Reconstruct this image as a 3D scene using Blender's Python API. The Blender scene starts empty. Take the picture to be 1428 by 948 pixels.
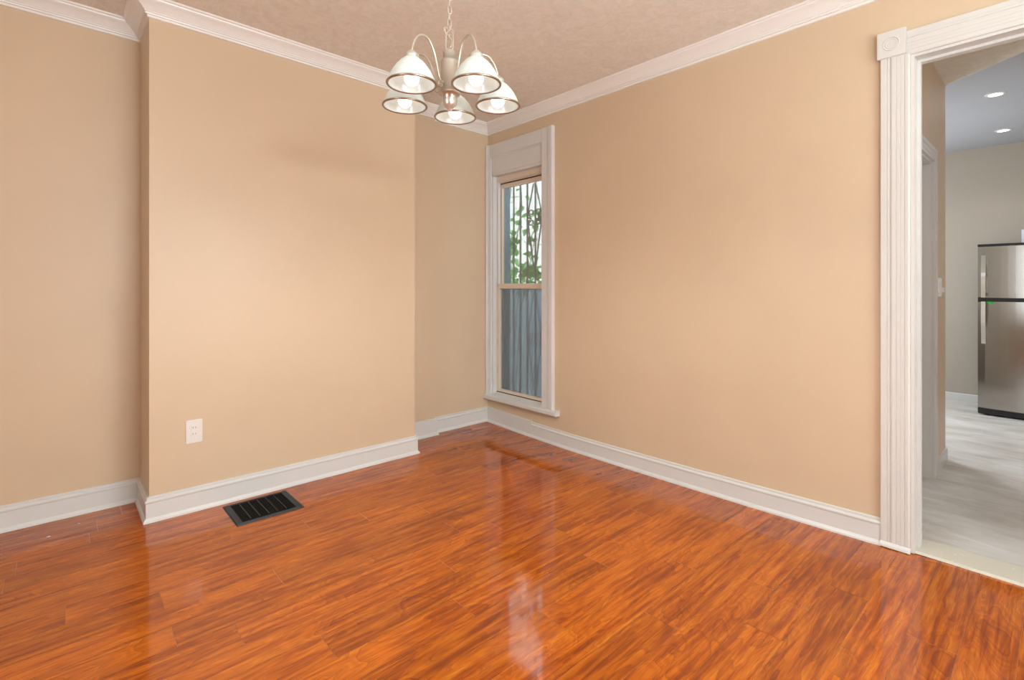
import bpy, bmesh, math, random
from mathutils import Vector, Matrix
random.seed(7)
PI = math.pi
S = bpy.context.scene
C = S.collection

# ------------------------------------------------------------------ camera
CAM = (-2.902, -3.522, 1.22)
cd = bpy.data.cameras.new('camera')
cam = bpy.data.objects.new('camera', cd); C.objects.link(cam)
cd.sensor_fit = 'HORIZONTAL'; cd.sensor_width = 36.0
cd.lens = 36.0 * 700.0 / 1428.0
cd.shift_y = -(474.0 - 398.5) / 1428.0
cd.clip_start = 0.02
cam.location = CAM
cam.rotation_euler = (PI / 2, 0, -math.radians(42.2367))
S.camera = cam

# ------------------------------------------------------------------ light and exposure
S.view_settings.view_transform = 'Standard'
S.view_settings.look = 'None'
S.view_settings.gamma = 1.0
S.view_settings.use_curve_mapping = False
S.view_settings.exposure = 0.0
SKY = 9.0
BULB = 4.2
LAMP = 12.0
DOWNLIGHT = 8.0
W = bpy.data.worlds.new('overcast_sky'); S.world = W
W.use_nodes = True
bg = W.node_tree.nodes['Background']
bg.inputs[0].default_value = (0.86, 0.94, 1.0, 1); bg.inputs[1].default_value = SKY


def area(name, loc, target, sx, sy, power, col):
    l = bpy.data.lights.new(name, 'AREA'); l.shape = 'RECTANGLE'
    l.size = sx; l.size_y = sy; l.energy = power; l.color = col
    o = bpy.data.objects.new(name, l); C.objects.link(o)
    o.location = loc
    d = Vector(target) - Vector(loc)
    o.rotation_euler = d.to_track_quat('-Z', 'Y').to_euler()
    return o


# added fill at unseen openings behind the camera, and daylight through the kitchen window
area('rear_fill', (-1.55, -5.58, 1.45), (-1.45, 0, 1.25), 1.7, 1.7, 22, (0.80, 0.94, 1.0))
area('left_fill', (-4.66, -3.0, 1.4), (0, -2.6, 1.2), 0.8, 1.6, 7, (0.80, 0.93, 1.0))  # added fill for the window wall and a streak on the refrigerator
area('ceiling_bounce_fill', (-2.4, -4.6, 1.7), (-2.3, -4.3, 2.6), 0.35, 0.35, 66, (0.84, 0.96, 1.0))  # added fill turned up at the ceiling, no real source there
area('kitchen_right_fill', (2.4, -5.9, 1.5), (1.4, -3, 1.3), 1.0, 1.2, 18, (1.0, 0.95, 0.88))  # added fill to brighten the passage wall, no window on this side
area('daylight_kitchen', (3.0, -1.45, 1.5), (3.0, -5, 1.0), 1.2, 1.3, 32, (0.84, 0.93, 1.0))


# ------------------------------------------------------------------ materials
def lin(r, g, b):
    f = lambda c: c / 12.92 if c <= 0.04045 else ((c + 0.055) / 1.055) ** 2.4
    return (f(r / 255), f(g / 255), f(b / 255), 1)


class NT:
    def __init__(s, name):
        s.m = bpy.data.materials.new(name); s.m.use_nodes = True
        s.t = s.m.node_tree; s.n = s.t.nodes; s.l = s.t.links
        s.b = s.n['Principled BSDF']; s.out = s.n['Material Output']

    def add(s, kind, **kw):
        n = s.n.new(kind)
        for k, v in kw.items(): setattr(n, k, v)
        return n

    def link(s, a, b): s.l.new(a, b)

    def coords(s, scale=(1, 1, 1), rot=(0, 0, 0)):
        tc = s.add('ShaderNodeTexCoord'); mp = s.add('ShaderNodeMapping')
        mp.inputs['Scale'].default_value = scale; mp.inputs['Rotation'].default_value = rot
        s.link(tc.outputs['Object'], mp.inputs[0]); return mp.outputs[0]

    def noise(s, vec, scale, detail=3, rough=0.5, dist=0.0):
        n = s.add('ShaderNodeTexNoise'); n.inputs['Scale'].default_value = scale
        n.inputs['Detail'].default_value = detail; n.inputs['Roughness'].default_value = rough
        n.inputs['Distortion'].default_value = dist
        if vec is not None: s.link(vec, n.inputs['Vector'])
        return n.outputs[0]

    def ramp(s, fac, stops):
        r = s.add('ShaderNodeValToRGB'); e = r.color_ramp.elements
        while len(e) < len(stops): e.new(0.5)
        for el, (p, c) in zip(e, stops): el.position = p; el.color = c
        s.link(fac, r.inputs[0]); return r.outputs[0]

    def mix(s, fac, a, b, mode='MIX'):
        m = s.add('ShaderNodeMix', data_type='RGBA', blend_type=mode)
        if isinstance(fac, float): m.inputs[0].default_value = fac
        else: s.link(fac, m.inputs[0])
        for v, i in ((a, 6), (b, 7)):
            if isinstance(v, tuple): m.inputs[i].default_value = v
            else: s.link(v, m.inputs[i])
        return m.outputs[2]

    def math(s, op, a, b=0.0, c=0.0):
        m = s.add('ShaderNodeMath', operation=op)
        for v, i in ((a, 0), (b, 1), (c, 2)):
            if isinstance(v, (int, float)): m.inputs[i].default_value = v
            else: s.link(v, m.inputs[i])
        return m.outputs[0]

    def bump(s, h, strength, dist):
        b = s.add('ShaderNodeBump'); b.inputs['Strength'].default_value = strength
        b.inputs['Distance'].default_value = dist
        s.link(h, b.inputs['Height']); s.link(b.outputs[0], s.b.inputs['Normal']); return b

    def col(s, c):
        if isinstance(c, tuple): s.b.inputs['Base Color'].default_value = c
        else: s.link(c, s.b.inputs['Base Color'])

    def set(s, **kw):
        for k, v in kw.items(): s.b.inputs[k.replace('_', ' ')].default_value = v
        return s


def paint(name, c, rough=0.5, mott=0.04, bump=0.12, bs=220.0, spec=0.4):
    t = NT(name); v = t.coords()
    n = t.noise(v, 2.2, 4, 0.6)
    dark = tuple(x * (1 - mott) for x in c[:3]) + (1,); lite = tuple(min(1, x * (1 + mott)) for x in c[:3]) + (1,)
    t.col(t.ramp(n, [(0.3, dark), (0.7, lite)]))
    t.bump(t.noise(v, bs, 3, 0.6), bump, 0.0015)
    t.set(Roughness=rough, Specular_IOR_Level=spec)
    return t.m


def plain(name, c, rough=0.5, metal=0.0, spec=0.5):
    t = NT(name); v = t.coords()
    n = t.noise(v, 60, 3)
    t.link(t.math('MULTIPLY_ADD', n, 0.12, rough - 0.06), t.b.inputs['Roughness'])
    t.col(c); t.set(Metallic=metal, Specular_IOR_Level=spec)
    return t.m


M = {}
M['wall'] = paint('tan_wall_paint', lin(205, 181, 152), 0.42, 0.025)
M['kwall'] = paint('beige_kitchen_paint', lin(174, 163, 149), 0.5, 0.02)
M['white'] = paint('white_trim_paint', lin(209, 207, 203), 0.3, 0.02, 0.05, 90)
M['crown'] = paint('white_crown_paint', lin(232, 229, 224), 0.3, 0.02, 0.04, 90)
M['casing'] = paint('cream_door_casing_paint', lin(206, 203, 197), 0.4, 0.02, 0.15, 60)
M['sash'] = paint('cream_sash_paint', lin(222, 204, 186), 0.4, 0.03, 0.15, 80)
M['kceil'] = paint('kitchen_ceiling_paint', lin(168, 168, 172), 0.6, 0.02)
M['bluegrey'] = paint('blue_grey_outer_jamb_paint', lin(116, 142, 166), 0.5, 0.06)


def ceiling_mat():
    t = NT('textured_beige_ceiling'); v = t.coords()
    n1 = t.noise(v, 15, 5, 0.6, 1.6); n2 = t.noise(v, 90, 3, 0.6)
    h = t.math('ADD', n1, t.math('MULTIPLY', n2, 0.4))
    t.col(t.ramp(n1, [(0.36, lin(226, 220, 207)), (0.64, lin(236, 231, 221))]))
    t.bump(h, 0.6, 0.007); t.set(Roughness=0.75, Specular_IOR_Level=0.2)
    return t.m


M['ceiling'] = ceiling_mat()


def floor_mat():
    t = NT('glossy_orange_laminate')
    tc = t.add('ShaderNodeTexCoord'); at = t.add('ShaderNodeAttribute', attribute_name='plank')
    rnd = at.outputs['Color']
    sep = t.add('ShaderNodeSeparateXYZ'); t.link(tc.outputs['Object'], sep.inputs[0])
    sr = t.add('ShaderNodeSeparateColor'); t.link(rnd, sr.inputs[0])
    # each plank samples its own piece of figure
    x = t.math('ADD', sep.outputs[0], t.math('MULTIPLY', sr.outputs[0], 37.0))
    y = t.math('ADD', sep.outputs[1], t.math('MULTIPLY', sr.outputs[1], 23.0))
    cmb = t.add('ShaderNodeCombineXYZ'); t.link(x, cmb.inputs[0]); t.link(y, cmb.inputs[1])

    def scaled(sx, sy):
        mp = t.add('ShaderNodeMapping'); mp.inputs['Scale'].default_value = (sx, sy, 1)
        t.link(cmb.outputs[0], mp.inputs[0]); return mp.outputs[0]
    warp = t.noise(scaled(1.6, 5.5), 1.0, 3, 0.55, 0.6)
    rings = t.math('FRACT', t.math('MULTIPLY', warp, 9.0))
    rings = t.math('ABSOLUTE', t.math('SUBTRACT', rings, 0.5))
    streak = t.noise(scaled(3.0, 42.0), 1.0, 4, 0.6, 0.4)
    fine = t.noise(scaled(9.0, 190.0), 1.0, 3, 0.6)
    blot = t.noise(scaled(2.4, 8.0), 1.0, 3, 0.5, 0.8)
    base = t.ramp(t.math('ADD', t.math('MULTIPLY', streak, 0.72), t.math('MULTIPLY', warp, 0.28)),
                  [(0.30, lin(120, 52, 10)), (0.43, lin(154, 69, 11)), (0.52, lin(188, 94, 14)), (0.66, lin(206, 116, 26))])
    grain = t.math('SINE', t.math('MULTIPLY', warp, 120.0))
    c = t.mix(t.math('MULTIPLY_ADD', grain, 0.13, 0.13), base, lin(110, 44, 8))
    c = t.mix(t.math('MULTIPLY', t.math('LESS_THAN', rings, 0.045), 0.35), c, lin(104, 42, 12))
    c = t.mix(t.ramp(blot, [(0.58, (0, 0, 0, 1)), (0.76, (0.45, 0.45, 0.45, 1))]), c, lin(104, 43, 10))
    c = t.mix(t.ramp(fine, [(0.50, (0, 0, 0, 1)), (0.70, (0.5, 0.5, 0.5, 1))]), c, lin(112, 46, 10))
    # thin near-black grain checks
    chk = t.noise(scaled(3.4, 46.0), 1.0, 5, 0.7, 1.0)
    c = t.mix(t.ramp(chk, [(0.66, (0, 0, 0, 1)), (0.74, (0.5, 0.5, 0.5, 1))]), c, lin(72, 28, 8))
    hsv = t.add('ShaderNodeHueSaturation')
    t.link(t.math('MULTIPLY_ADD', sr.outputs[2], 0.22, 0.90), hsv.inputs['Value'])
    t.link(c, hsv.inputs['Color'])
    t.col(hsv.outputs[0])
    t.link(t.math('MULTIPLY_ADD', fine, 0.05, 0.055), t.b.inputs['Roughness'])
    t.bump(t.noise(scaled(1.2, 2.0), 1.6, 2), 0.012, 0.01)
    t.set(Specular_IOR_Level=0.58)
    return t.m


M['floor'] = floor_mat()
M['seam'] = plain('pale_plank_seam', lin(206, 140, 84), 0.4)  # pale tone stands in for light reflected by the plank bevels


def kfloor_mat():
    t = NT('greige_vinyl_tile')
    v = t.coords((5.0, 1.6, 1)); v2 = t.coords((1.2, 1.2, 1)); v3 = t.coords()
    n1 = t.noise(v, 1.6, 6, 0.65, 0.6); n2 = t.noise(v2, 1.5, 3)
    c = t.ramp(t.math('ADD', t.math('MULTIPLY', n1, 0.7), t.math('MULTIPLY', n2, 0.3)),
               [(0.3, lin(164, 154, 144)), (0.5, lin(200, 194, 187)), (0.68, lin(222, 220, 218))])
    br = t.add('ShaderNodeTexBrick'); br.offset = 0.0
    br.inputs['Scale'].default_value = 1.0; br.inputs['Mortar Size'].default_value = 0.004
    br.inputs['Brick Width'].default_value = 0.61; br.inputs['Row Height'].default_value = 0.61
    t.link(v3, br.inputs['Vector'])
    c = t.mix(t.math('MULTIPLY', br.outputs['Fac'], 0.18), c, lin(214, 206, 196))
    t.col(c); t.set(Roughness=0.32, Specular_IOR_Level=0.4)
    return t.m


M['kfloor'] = kfloor_mat()
M['threshold'] = plain('cream_threshold', lin(204, 198, 182), 0.25)


def metal(name, c, rough, aniso=0.0, brush=None):
    t = NT(name); t.col(c); t.set(Metallic=1.0, Roughness=rough)
    if brush:
        v = t.coords(brush)
        n = t.noise(v, 1.0, 3, 0.6)
        t.link(t.math('MULTIPLY_ADD', n, 0.14, rough - 0.07), t.b.inputs['Roughness'])
        t.bump(n, 0.03, 0.002)
    return t.m


M['nickel'] = plain('brushed_nickel', lin(206, 200, 188), 0.30, 0.72)
M['cup'] = plain('satin_socket_metal', lin(188, 182, 168), 0.4, 0.35)
M['brass'] = metal('antique_nickel_rim', lin(172, 157, 138), 0.30)
def steel_mat():
    t = NT('brushed_stainless_steel'); v = t.coords((3, 3, 500))
    n = t.noise(v, 1.0, 3, 0.6)
    t.col(lin(160, 154, 148)); t.set(Metallic=1.0, Anisotropic=0.8)
    t.link(t.math('MULTIPLY_ADD', n, 0.08, 0.13), t.b.inputs['Roughness']); t.set(Anisotropic_Rotation=0.0)
    tg = t.add('ShaderNodeTangent', direction_type='RADIAL', axis='Z'); t.link(tg.outputs[0], t.b.inputs['Tangent'])
    return t.m


M['steel'] = steel_mat()
M['handle'] = metal('satin_handle_metal', lin(214, 210, 204), 0.30)
M['black'] = plain('black_plastic', lin(26, 25, 26), 0.4)
M['ventframe'] = metal('dark_grey_vent_metal', lin(62, 66, 72), 0.45)
M['fin'] = metal('vent_fin_metal', lin(120, 116, 106), 0.45)
M['duct'] = plain('black_duct', lin(5, 5, 6), 0.8, 0.0, 0.1)
M['louvre'] = plain('black_louvre', lin(9, 9, 10), 0.7, 0.0, 0.15)
M['plate'] = plain('white_plate_plastic', lin(222, 217, 210), 0.3)
M['switch'] = plain('bright_white_plastic', lin(244, 242, 242), 0.3)
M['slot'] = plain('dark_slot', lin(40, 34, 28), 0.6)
M['green'] = plain('green_sticker', lin(0, 170, 60), 0.5)
M['iron'] = plain('dark_painted_iron', lin(104, 106, 118), 0.5)
M['card'] = plain('white_card', lin(232, 232, 240), 0.6)
M['cord'] = plain('clear_cord', lin(206, 190, 172), 0.3)


def glass_mat():
    t = NT('window_glass')
    tr = t.add('ShaderNodeBsdfTransparent'); gl = t.add('ShaderNodeBsdfGlossy'); gl.inputs['Roughness'].default_value = 0.02
    mx = t.add('ShaderNodeMixShader'); fr = t.add('ShaderNodeFresnel'); fr.inputs[0].default_value = 1.45
    tr.inputs[0].default_value = (0.93, 0.97, 0.96, 1)
    t.link(t.math('MULTIPLY', fr.outputs[0], 0.7), mx.inputs[0])
    t.link(tr.outputs[0], mx.inputs[1]); t.link(gl.outputs[0], mx.inputs[2])
    t.link(mx.outputs[0], t.out.inputs[0]); return t.m


def screen_mat():
    t = NT('insect_screen_mesh'); v = t.coords((3, 9, 1.2))
    tr = t.add('ShaderNodeBsdfTransparent'); df = t.add('ShaderNodeBsdfDiffuse'); tl = t.add('ShaderNodeBsdfTranslucent')
    tr.inputs[0].default_value = (0.78, 0.90, 1.0, 1)
    n = t.noise(v, 1.0, 2)
    c = t.ramp(n, [(0.3, lin(100, 140, 168)), (0.7, lin(112, 150, 176))])
    t.link(c, df.inputs[0]); t.link(c, tl.inputs[0])
    a = t.add('ShaderNodeMixShader'); t.link(df.outputs[0], a.inputs[1]); t.link(tl.outputs[0], a.inputs[2]); a.inputs[0].default_value = 0.5
    b = t.add('ShaderNodeMixShader'); b.inputs[0].default_value = 0.55
    t.link(tr.outputs[0], b.inputs[1]); t.link(a.outputs[0], b.inputs[2]); t.link(b.outputs[0], t.out.inputs[0])
    return t.m


def shade_mat():
    t = NT('frosted_white_glass'); v = t.coords()
    df = t.add('ShaderNodeBsdfDiffuse'); tl = t.add('ShaderNodeBsdfTranslucent'); gl = t.add('ShaderNodeBsdfGlossy')
    n = t.noise(v, 30, 2)
    c = t.ramp(n, [(0.3, (0.76, 0.80, 0.76, 1)), (0.7, (0.82, 0.86, 0.82, 1))])
    for q in (df, tl): t.link(c, q.inputs[0])
    gl.inputs['Roughness'].default_value = 0.15
    a = t.add('ShaderNodeMixShader'); a.inputs[0].default_value = 0.28
    t.link(df.outputs[0], a.inputs[1]); t.link(tl.outputs[0], a.inputs[2])
    b = t.add('ShaderNodeMixShader'); b.inputs[0].default_value = 0.05
    t.link(a.outputs[0], b.inputs[1]); t.link(gl.outputs[0], b.inputs[2]); t.link(b.outputs[0], t.out.inputs[0])
    return t.m


def emit(name, c, s):
    t = NT(name); e = t.add('ShaderNodeEmission'); e.inputs[0].default_value = c; e.inputs[1].default_value = s
    t.link(e.outputs[0], t.out.inputs[0]); return t.m


M['glass'] = glass_mat(); M['screen'] = screen_mat(); M['shade'] = shade_mat()
M['bulb'] = emit('lit_bulb', (1.0, 0.96, 0.92, 1), BULB)
M['lens'] = emit('lit_downlight', (1.0, 0.96, 0.9, 1), DOWNLIGHT)


def leaf_mat():
    t = NT('vine_leaf'); v = t.coords()
    n = t.noise(v, 14, 2)
    c = t.ramp(n, [(0.3, lin(84, 146, 92)), (0.7, lin(150, 200, 138))])
    df = t.add('ShaderNodeBsdfDiffuse'); tl = t.add('ShaderNodeBsdfTranslucent')
    t.link(c, df.inputs[0]); t.link(c, tl.inputs[0])
    a = t.add('ShaderNodeMixShader'); a.inputs[0].default_value = 0.4
    t.link(df.outputs[0], a.inputs[1]); t.link(tl.outputs[0], a.inputs[2]); t.link(a.outputs[0], t.out.inputs[0])
    return t.m


M['leaf'] = leaf_mat(); M['stem'] = plain('vine_stem', lin(86, 96, 70), 0.7)


def siding_mat():
    t = NT('pale_board_siding'); v = t.coords((1, 1, 1))
    w = t.add('ShaderNodeTexWave'); w.bands_direction = 'Y'; w.inputs['Scale'].default_value = 3.2
    w.inputs['Distortion'].default_value = 0.0
    t.link(v, w.inputs[0])
    t.col(t.ramp(w.outputs[1], [(0.02, lin(138, 132, 124)), (0.10, lin(164, 162, 158))]))
    t.set(Roughness=0.8); return t.m


M['siding'] = siding_mat()
M['concrete'] = paint('alley_concrete', lin(168, 164, 158), 0.9, 0.1)


# ------------------------------------------------------------------ mesh helpers
class MB:
    def __init__(s): s.v = []; s.f = []; s.mi = []; s.sm = []

    def add(s, verts, faces, mi=0, smooth=False):
        o = len(s.v); s.v += [tuple(p) for p in verts]
        for f in faces: s.f.append([i + o for i in f]); s.mi.append(mi); s.sm.append(smooth)
        return s

    def box(s, a, b, mi=0):
        x0, x1 = sorted((a[0], b[0])); y0, y1 = sorted((a[1], b[1])); z0, z1 = sorted((a[2], b[2]))
        v = [(x0, y0, z0), (x1, y0, z0), (x1, y1, z0), (x0, y1, z0), (x0, y0, z1), (x1, y0, z1), (x1, y1, z1), (x0, y1, z1)]
        return s.add(v, [(3, 2, 1, 0), (4, 5, 6, 7), (0, 1, 5, 4), (1, 2, 6, 5), (2, 3, 7, 6), (3, 0, 4, 7)], mi)

    def bbox(s, a, b, r, mi=0):
        """box with bevelled edges"""
        bm = bmesh.new(); bmesh.ops.create_cube(bm, size=1)
        c = [(a[i] + b[i]) / 2 for i in range(3)]; d = [abs(a[i] - b[i]) for i in range(3)]
        for v in bm.verts: v.co = Vector((c[0] + v.co.x * d[0], c[1] + v.co.y * d[1], c[2] + v.co.z * d[2]))
        bmesh.ops.bevel(bm, geom=bm.edges[:], offset=min(r, min(d) * 0.45), segments=2, affect='EDGES')
        bm.verts.index_update()
        s.add([v.co[:] for v in bm.verts], [[v.index for v in f.verts] for f in bm.faces], mi); bm.free(); return s

    def sweep(s, prof, path, caps=True, mi=0, smooth=False):
        """prof: (offset from wall, z); path: (x, y, dz[, scale]); offset goes to the right of travel"""
        n = len(path); rings = []
        for i, p in enumerate(path):
            ns = []
            for a, b in ((i - 1, i), (i, i + 1)):
                if a >= 0 and b < n:
                    d = Vector((path[b][0] - path[a][0], path[b][1] - path[a][1])).normalized()
                    ns.append(Vector((d.y, -d.x)))
            m = ns[0] if len(ns) == 1 else (ns[0] + ns[1]) / (1 + ns[0].dot(ns[1]))
            rings.append([(p[0] + m.x * q[0], p[1] + m.y * q[0], p[2] + q[1]) for q in prof])
        k = len(prof); v = [q for r in rings for q in r]; f = []
        for i in range(n - 1):
            for j in range(k):
                j2 = (j + 1) % k
                f.append((i * k + j, i * k + j2, (i + 1) * k + j2, (i + 1) * k + j))
        if caps: f.append(tuple(range(k))[::-1]); f.append(tuple((n - 1) * k + j for j in range(k)))
        return s.add(v, f, mi, smooth)

    def prism(s, poly, axis, a, b, mi=0):
        """poly of 2D points extruded along axis from a to b"""
        def mk(p, t):
            return {'x': (t, p[0], p[1]), 'y': (p[0], t, p[1]), 'z': (p[0], p[1], t)}[axis]
        k = len(poly); v = [mk(p, a) for p in poly] + [mk(p, b) for p in poly]
        f = [(j, (j + 1) % k, k + (j + 1) % k, k + j) for j in range(k)] + [tuple(range(k))[::-1], tuple(range(k, 2 * k))]
        return s.add(v, f, mi)

    def lathe(s, prof, c=(0, 0, 0), n=32, mi=0, smooth=True, closed=False):
        k = len(prof); v = []; f = []
        for i in range(n):
            a = 2 * PI * i / n
            v += [(c[0] + r * math.cos(a), c[1] + r * math.sin(a), c[2] + z) for r, z in prof]
        for i in range(n):
            i2 = (i + 1) % n
            for j in range(k if closed else k - 1):
                j2 = (j + 1) % k
                f.append((i * k + j, i2 * k + j, i2 * k + j2, i * k + j2))
        return s.add(v, f, mi, smooth)

    def tube(s, pts, r, n=10, closed=False, mi=0, caps=True):
        P = [Vector(p) for p in pts]; L = len(P); T = []
        for i in range(L):
            if closed: t = P[(i + 1) % L] - P[i - 1]
            else: t = P[min(i + 1, L - 1)] - P[max(i - 1, 0)]
            T.append(t.normalized())
        u = T[0].orthogonal().normalized(); v = []
        for i in range(L):
            u = (u - T[i] * u.dot(T[i]))
            u = u.normalized() if u.length > 1e-6 else T[i].orthogonal().normalized()
            w = T[i].cross(u); rr = r[i] if isinstance(r, (list, tuple)) else r
            v += [P[i] + (u * math.cos(2 * PI * j / n) + w * math.sin(2 * PI * j / n)) * rr for j in range(n)]
        f = []
        for i in range(L if closed else L - 1):
            i2 = (i + 1) % L
            for j in range(n): f.append((i * n + j, i * n + (j + 1) % n, i2 * n + (j + 1) % n, i2 * n + j))
        s.add([q[:] for q in v], f, mi, True)
        if caps and not closed:
            o = len(s.v) - L * n
            s.f.append([o + j for j in range(n)][::-1]); s.f.append([o + (L - 1) * n + j for j in range(n)])
            s.mi += [mi, mi]; s.sm += [False, False]
        return s

    def build(s, name, mat, parent=None, loc=None):
        me = bpy.data.meshes.new(name); me.from_pydata(s.v, [], s.f)
        for m in (mat if isinstance(mat, list) else [mat]): me.materials.append(m)
        for p, i, q in zip(me.polygons, s.mi, s.sm): p.material_index = i; p.use_smooth = q
        bm = bmesh.new(); bm.from_mesh(me); bmesh.ops.recalc_face_normals(bm, faces=bm.faces[:]); bm.to_mesh(me); bm.free()
        o = bpy.data.objects.new(name, me); C.objects.link(o)
        if parent: o.parent = parent
        if loc: o.location = loc
        return o


def catmull(pts, k=6):
    P = [Vector(p) for p in pts]; out = []
    for i in range(len(P) - 1):
        a = P[max(i - 1, 0)]; b = P[i]; c = P[i + 1]; d = P[min(i + 2, len(P) - 1)]
        for j in range(k):
            t = j / k
            out.append(0.5 * (2 * b + (c - a) * t + (2 * a - 5 * b + 4 * c - d) * t * t + (3 * b - a - 3 * c + d) * t ** 3))
    out.append(P[-1]); return out


def thing(name, label, cat, loc=(0, 0, 0), group=None, rot=0.0):
    o = bpy.data.objects.new(name, None); C.objects.link(o); o.location = loc; o.rotation_euler = (0, 0, rot)
    o.empty_display_size = 0.1
    o['label'] = label; o['category'] = cat
    if group: o['group'] = group
    return o


def tag(o, label, cat, group=None):
    o['label'] = label; o['category'] = cat
    if group: o['group'] = group
    return o


def struct(o, label, cat):
    o['kind'] = 'structure'; o['label'] = label; o['category'] = cat; return o


def copy_tree(o, parent=None):
    c = o.copy(); C.objects.link(c)
    if parent: c.parent = parent
    for ch in list(o.children): copy_tree(ch, c)
    return c


# ------------------------------------------------------------------ room shell
XL, YB = -4.75, -5.7          # far side and rear of the room, behind the camera
H = 2.665
zc = lambda x: 2.665 - 0.011 * x   # the old ceiling runs slightly out of level
DIPY = [(0.1, 0), (0, 0.002), (-0.3, 0.012), (-0.65, 0.022), (-1.0, 0.027), (-1.5, 0.026), (-2.0, 0.022), (-2.34, 0.019), (-2.75, 0.010), (-3.05, 0.003), (-3.3, 0), (-9, 0)]


def dip(x, y):
    """the old floor sags a little along the window wall"""
    k = max(0.0, min(1.0, (x + 0.5) / 0.47)); k = k * k * (3 - 2 * k)
    for (a, da), (b, db) in zip(DIPY, DIPY[1:]):
        if b <= y <= a: return -k * (da + (db - da) * (a - y) / (a - b))
    return 0.0


# floor: staggered planks along x, each with its own figure
PW = 0.1365; Y0 = -3.283
JOINT = {15: -1.418, 13: -1.418, 12: -2.427, 14: -2.213, 11: -2.22, 10: -2.22, 9: -1.757, 8: -2.31, 7: -1.562, 6: -2.05, 5: -1.272, 4: -0.775, 3: -1.055, 2: -1.75, 1: -1.095, 0: -0.695, 20: -3.03}
JOINT[10] = -2.22; JOINT[11] = -1.64


def build_floor():
    fb = MB(); cols = []; L = 1.18
    rows = range(-18, 26)
    for k in rows:
        ya = Y0 + PW * k; yb = ya + PW
        if yb < YB or ya > 0.06: continue
        ya = max(ya, YB); yb = min(yb, 0.06)
        j0 = JOINT.get(k, -0.35 - random.random() * L)
        xs = [0.03]; x = j0
        while x > 0.03: x -= L
        while x + L < 0.02: x += L
        while x > XL: xs.append(x); x -= L
        xs.append(XL)
        for b, a in zip(xs, xs[1:]):
            col = (random.random(), random.random(), random.random(), 1)
            g = 0.0007
            cuts = [a + g] + [x for x in (-0.5, -0.44, -0.38, -0.32, -0.26, -0.2, -0.14, -0.08, -0.02) if a + g < x < b - g] + [b - g]
            n = len(cuts) - 1; vs = []; fs = []
            for x in cuts:
                vs += [(x, ya + g, dip(x, ya)), (x, yb - g, dip(x, yb))]
            for i in range(n): fs.append((2 * i, 2 * i + 2, 2 * i + 3, 2 * i + 1))
            fb.add(vs, fs); cols += [col] * (n * 4)
    # flat seams just below the planks, coloured like lit bevels
    xs = [XL, -0.5, -0.44, -0.38, -0.32, -0.26, -0.2, -0.14, -0.08, -0.02, 0.03]
    yl = sorted({YB, 0.06} | {Y0 + PW * k for k in range(-17, 25)})
    nx, ny = len(xs) - 1, len(yl) - 1; vs = []; fs = []
    for x in xs:
        for y in yl:
            vs.append((x, y, dip(x, y) - 0.0011))
    for i in range(nx):
        for j in range(ny):
            a = i * (ny + 1) + j; fs.append((a, a + ny + 1, a + ny + 2, a + 1))
    fb.add(vs, fs, 1); cols += [(0.5, 0.5, 0.5, 1)] * (len(fs) * 4)
    me = bpy.data.meshes.new('floor'); me.from_pydata(fb.v, [], fb.f)
    me.materials.append(M['floor']); me.materials.append(M['seam'])
    for p, i in zip(me.polygons, fb.mi): p.material_index = i
    ca = me.color_attributes.new('plank', 'FLOAT_COLOR', 'CORNER')
    for d, c in zip(ca.data, cols): d.color = c
    me.update()
    o = bpy.data.objects.new('floor', me); C.objects.link(o)
    struct(o, 'glossy orange brown wood laminate plank floor', 'floor')


build_floor()

c = MB()
x0, x1, y0, y1 = XL - 0.1, 0.02, YB - 0.1, 0.1
c.add([(x0, y0, zc(x0)), (x1, y0, zc(x1)), (x1, y1, zc(x1)), (x0, y1, zc(x0)), (x0, y0, 2.95), (x1, y0, 2.95), (x1, y1, 2.95), (x0, y1, 2.95)],
      [(0, 1, 2, 3), (4, 5, 6, 7), (0, 1, 5, 4), (1, 2, 6, 5), (2, 3, 7, 6), (3, 0, 4, 7)])
struct(c.build('ceiling', M['ceiling']), 'beige textured ceiling over the dining room', 'ceiling')

ZT = 2.8
# left wall with its chimney breast and corner pilaster: one plan polygon extruded
BX0, BX1, BY = -2.546, -0.966, -0.335
PX1, PY = -0.602, -0.052
plan = [(XL - 0.12, 0.03), (BX0, 0.03), (BX0, BY), (BX1, BY), (BX1, PY), (PX1, PY), (PX1, 0.0), (0.17, 0.0), (0.17, 0.22), (XL - 0.12, 0.22)]
w = MB(); w.prism(plan, 'z', -0.05, ZT)
struct(w.build('wall_left', M['wall']), 'tan wall with projecting chimney breast and narrow corner pilaster', 'wall')


def wall_x(name, xa, xb, ya, yb, holes, mat, label, ztop=ZT):
    """wall in a plane of constant x with openings (y0, y1, z0, z1)"""
    m = MB()
    ys = sorted({ya, yb} | {h[i] for h in holes for i in (0, 1)}); zs = sorted({-0.05, ztop} | {h[i] for h in holes for i in (2, 3)})
    for p, q in zip(ys, ys[1:]):
        run = None
        for r, t in zip(zs, zs[1:]):
            cy, cz = (p + q) / 2, (r + t) / 2
            if any(h[0] < cy < h[1] and h[2] < cz < h[3] for h in holes):
                if run: m.box((xa, p, run[0]), (xb, q, run[1])); run = None
            else: run = (run[0], t) if run else (r, t)
        if run: m.box((xa, p, run[0]), (xb, q, run[1]))
    return struct(m.build(name, mat), label, 'wall')


def wall_y(name, ya, yb, xa, xb, holes, mat, label, ztop=ZT):
    o = wall_x(name, ya, yb, xa, xb, holes, mat, label, ztop)
    for v in o.data.vertices: v.co = (v.co.y, v.co.x, v.co.z)
    o.data.flip_normals(); return o


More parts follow.
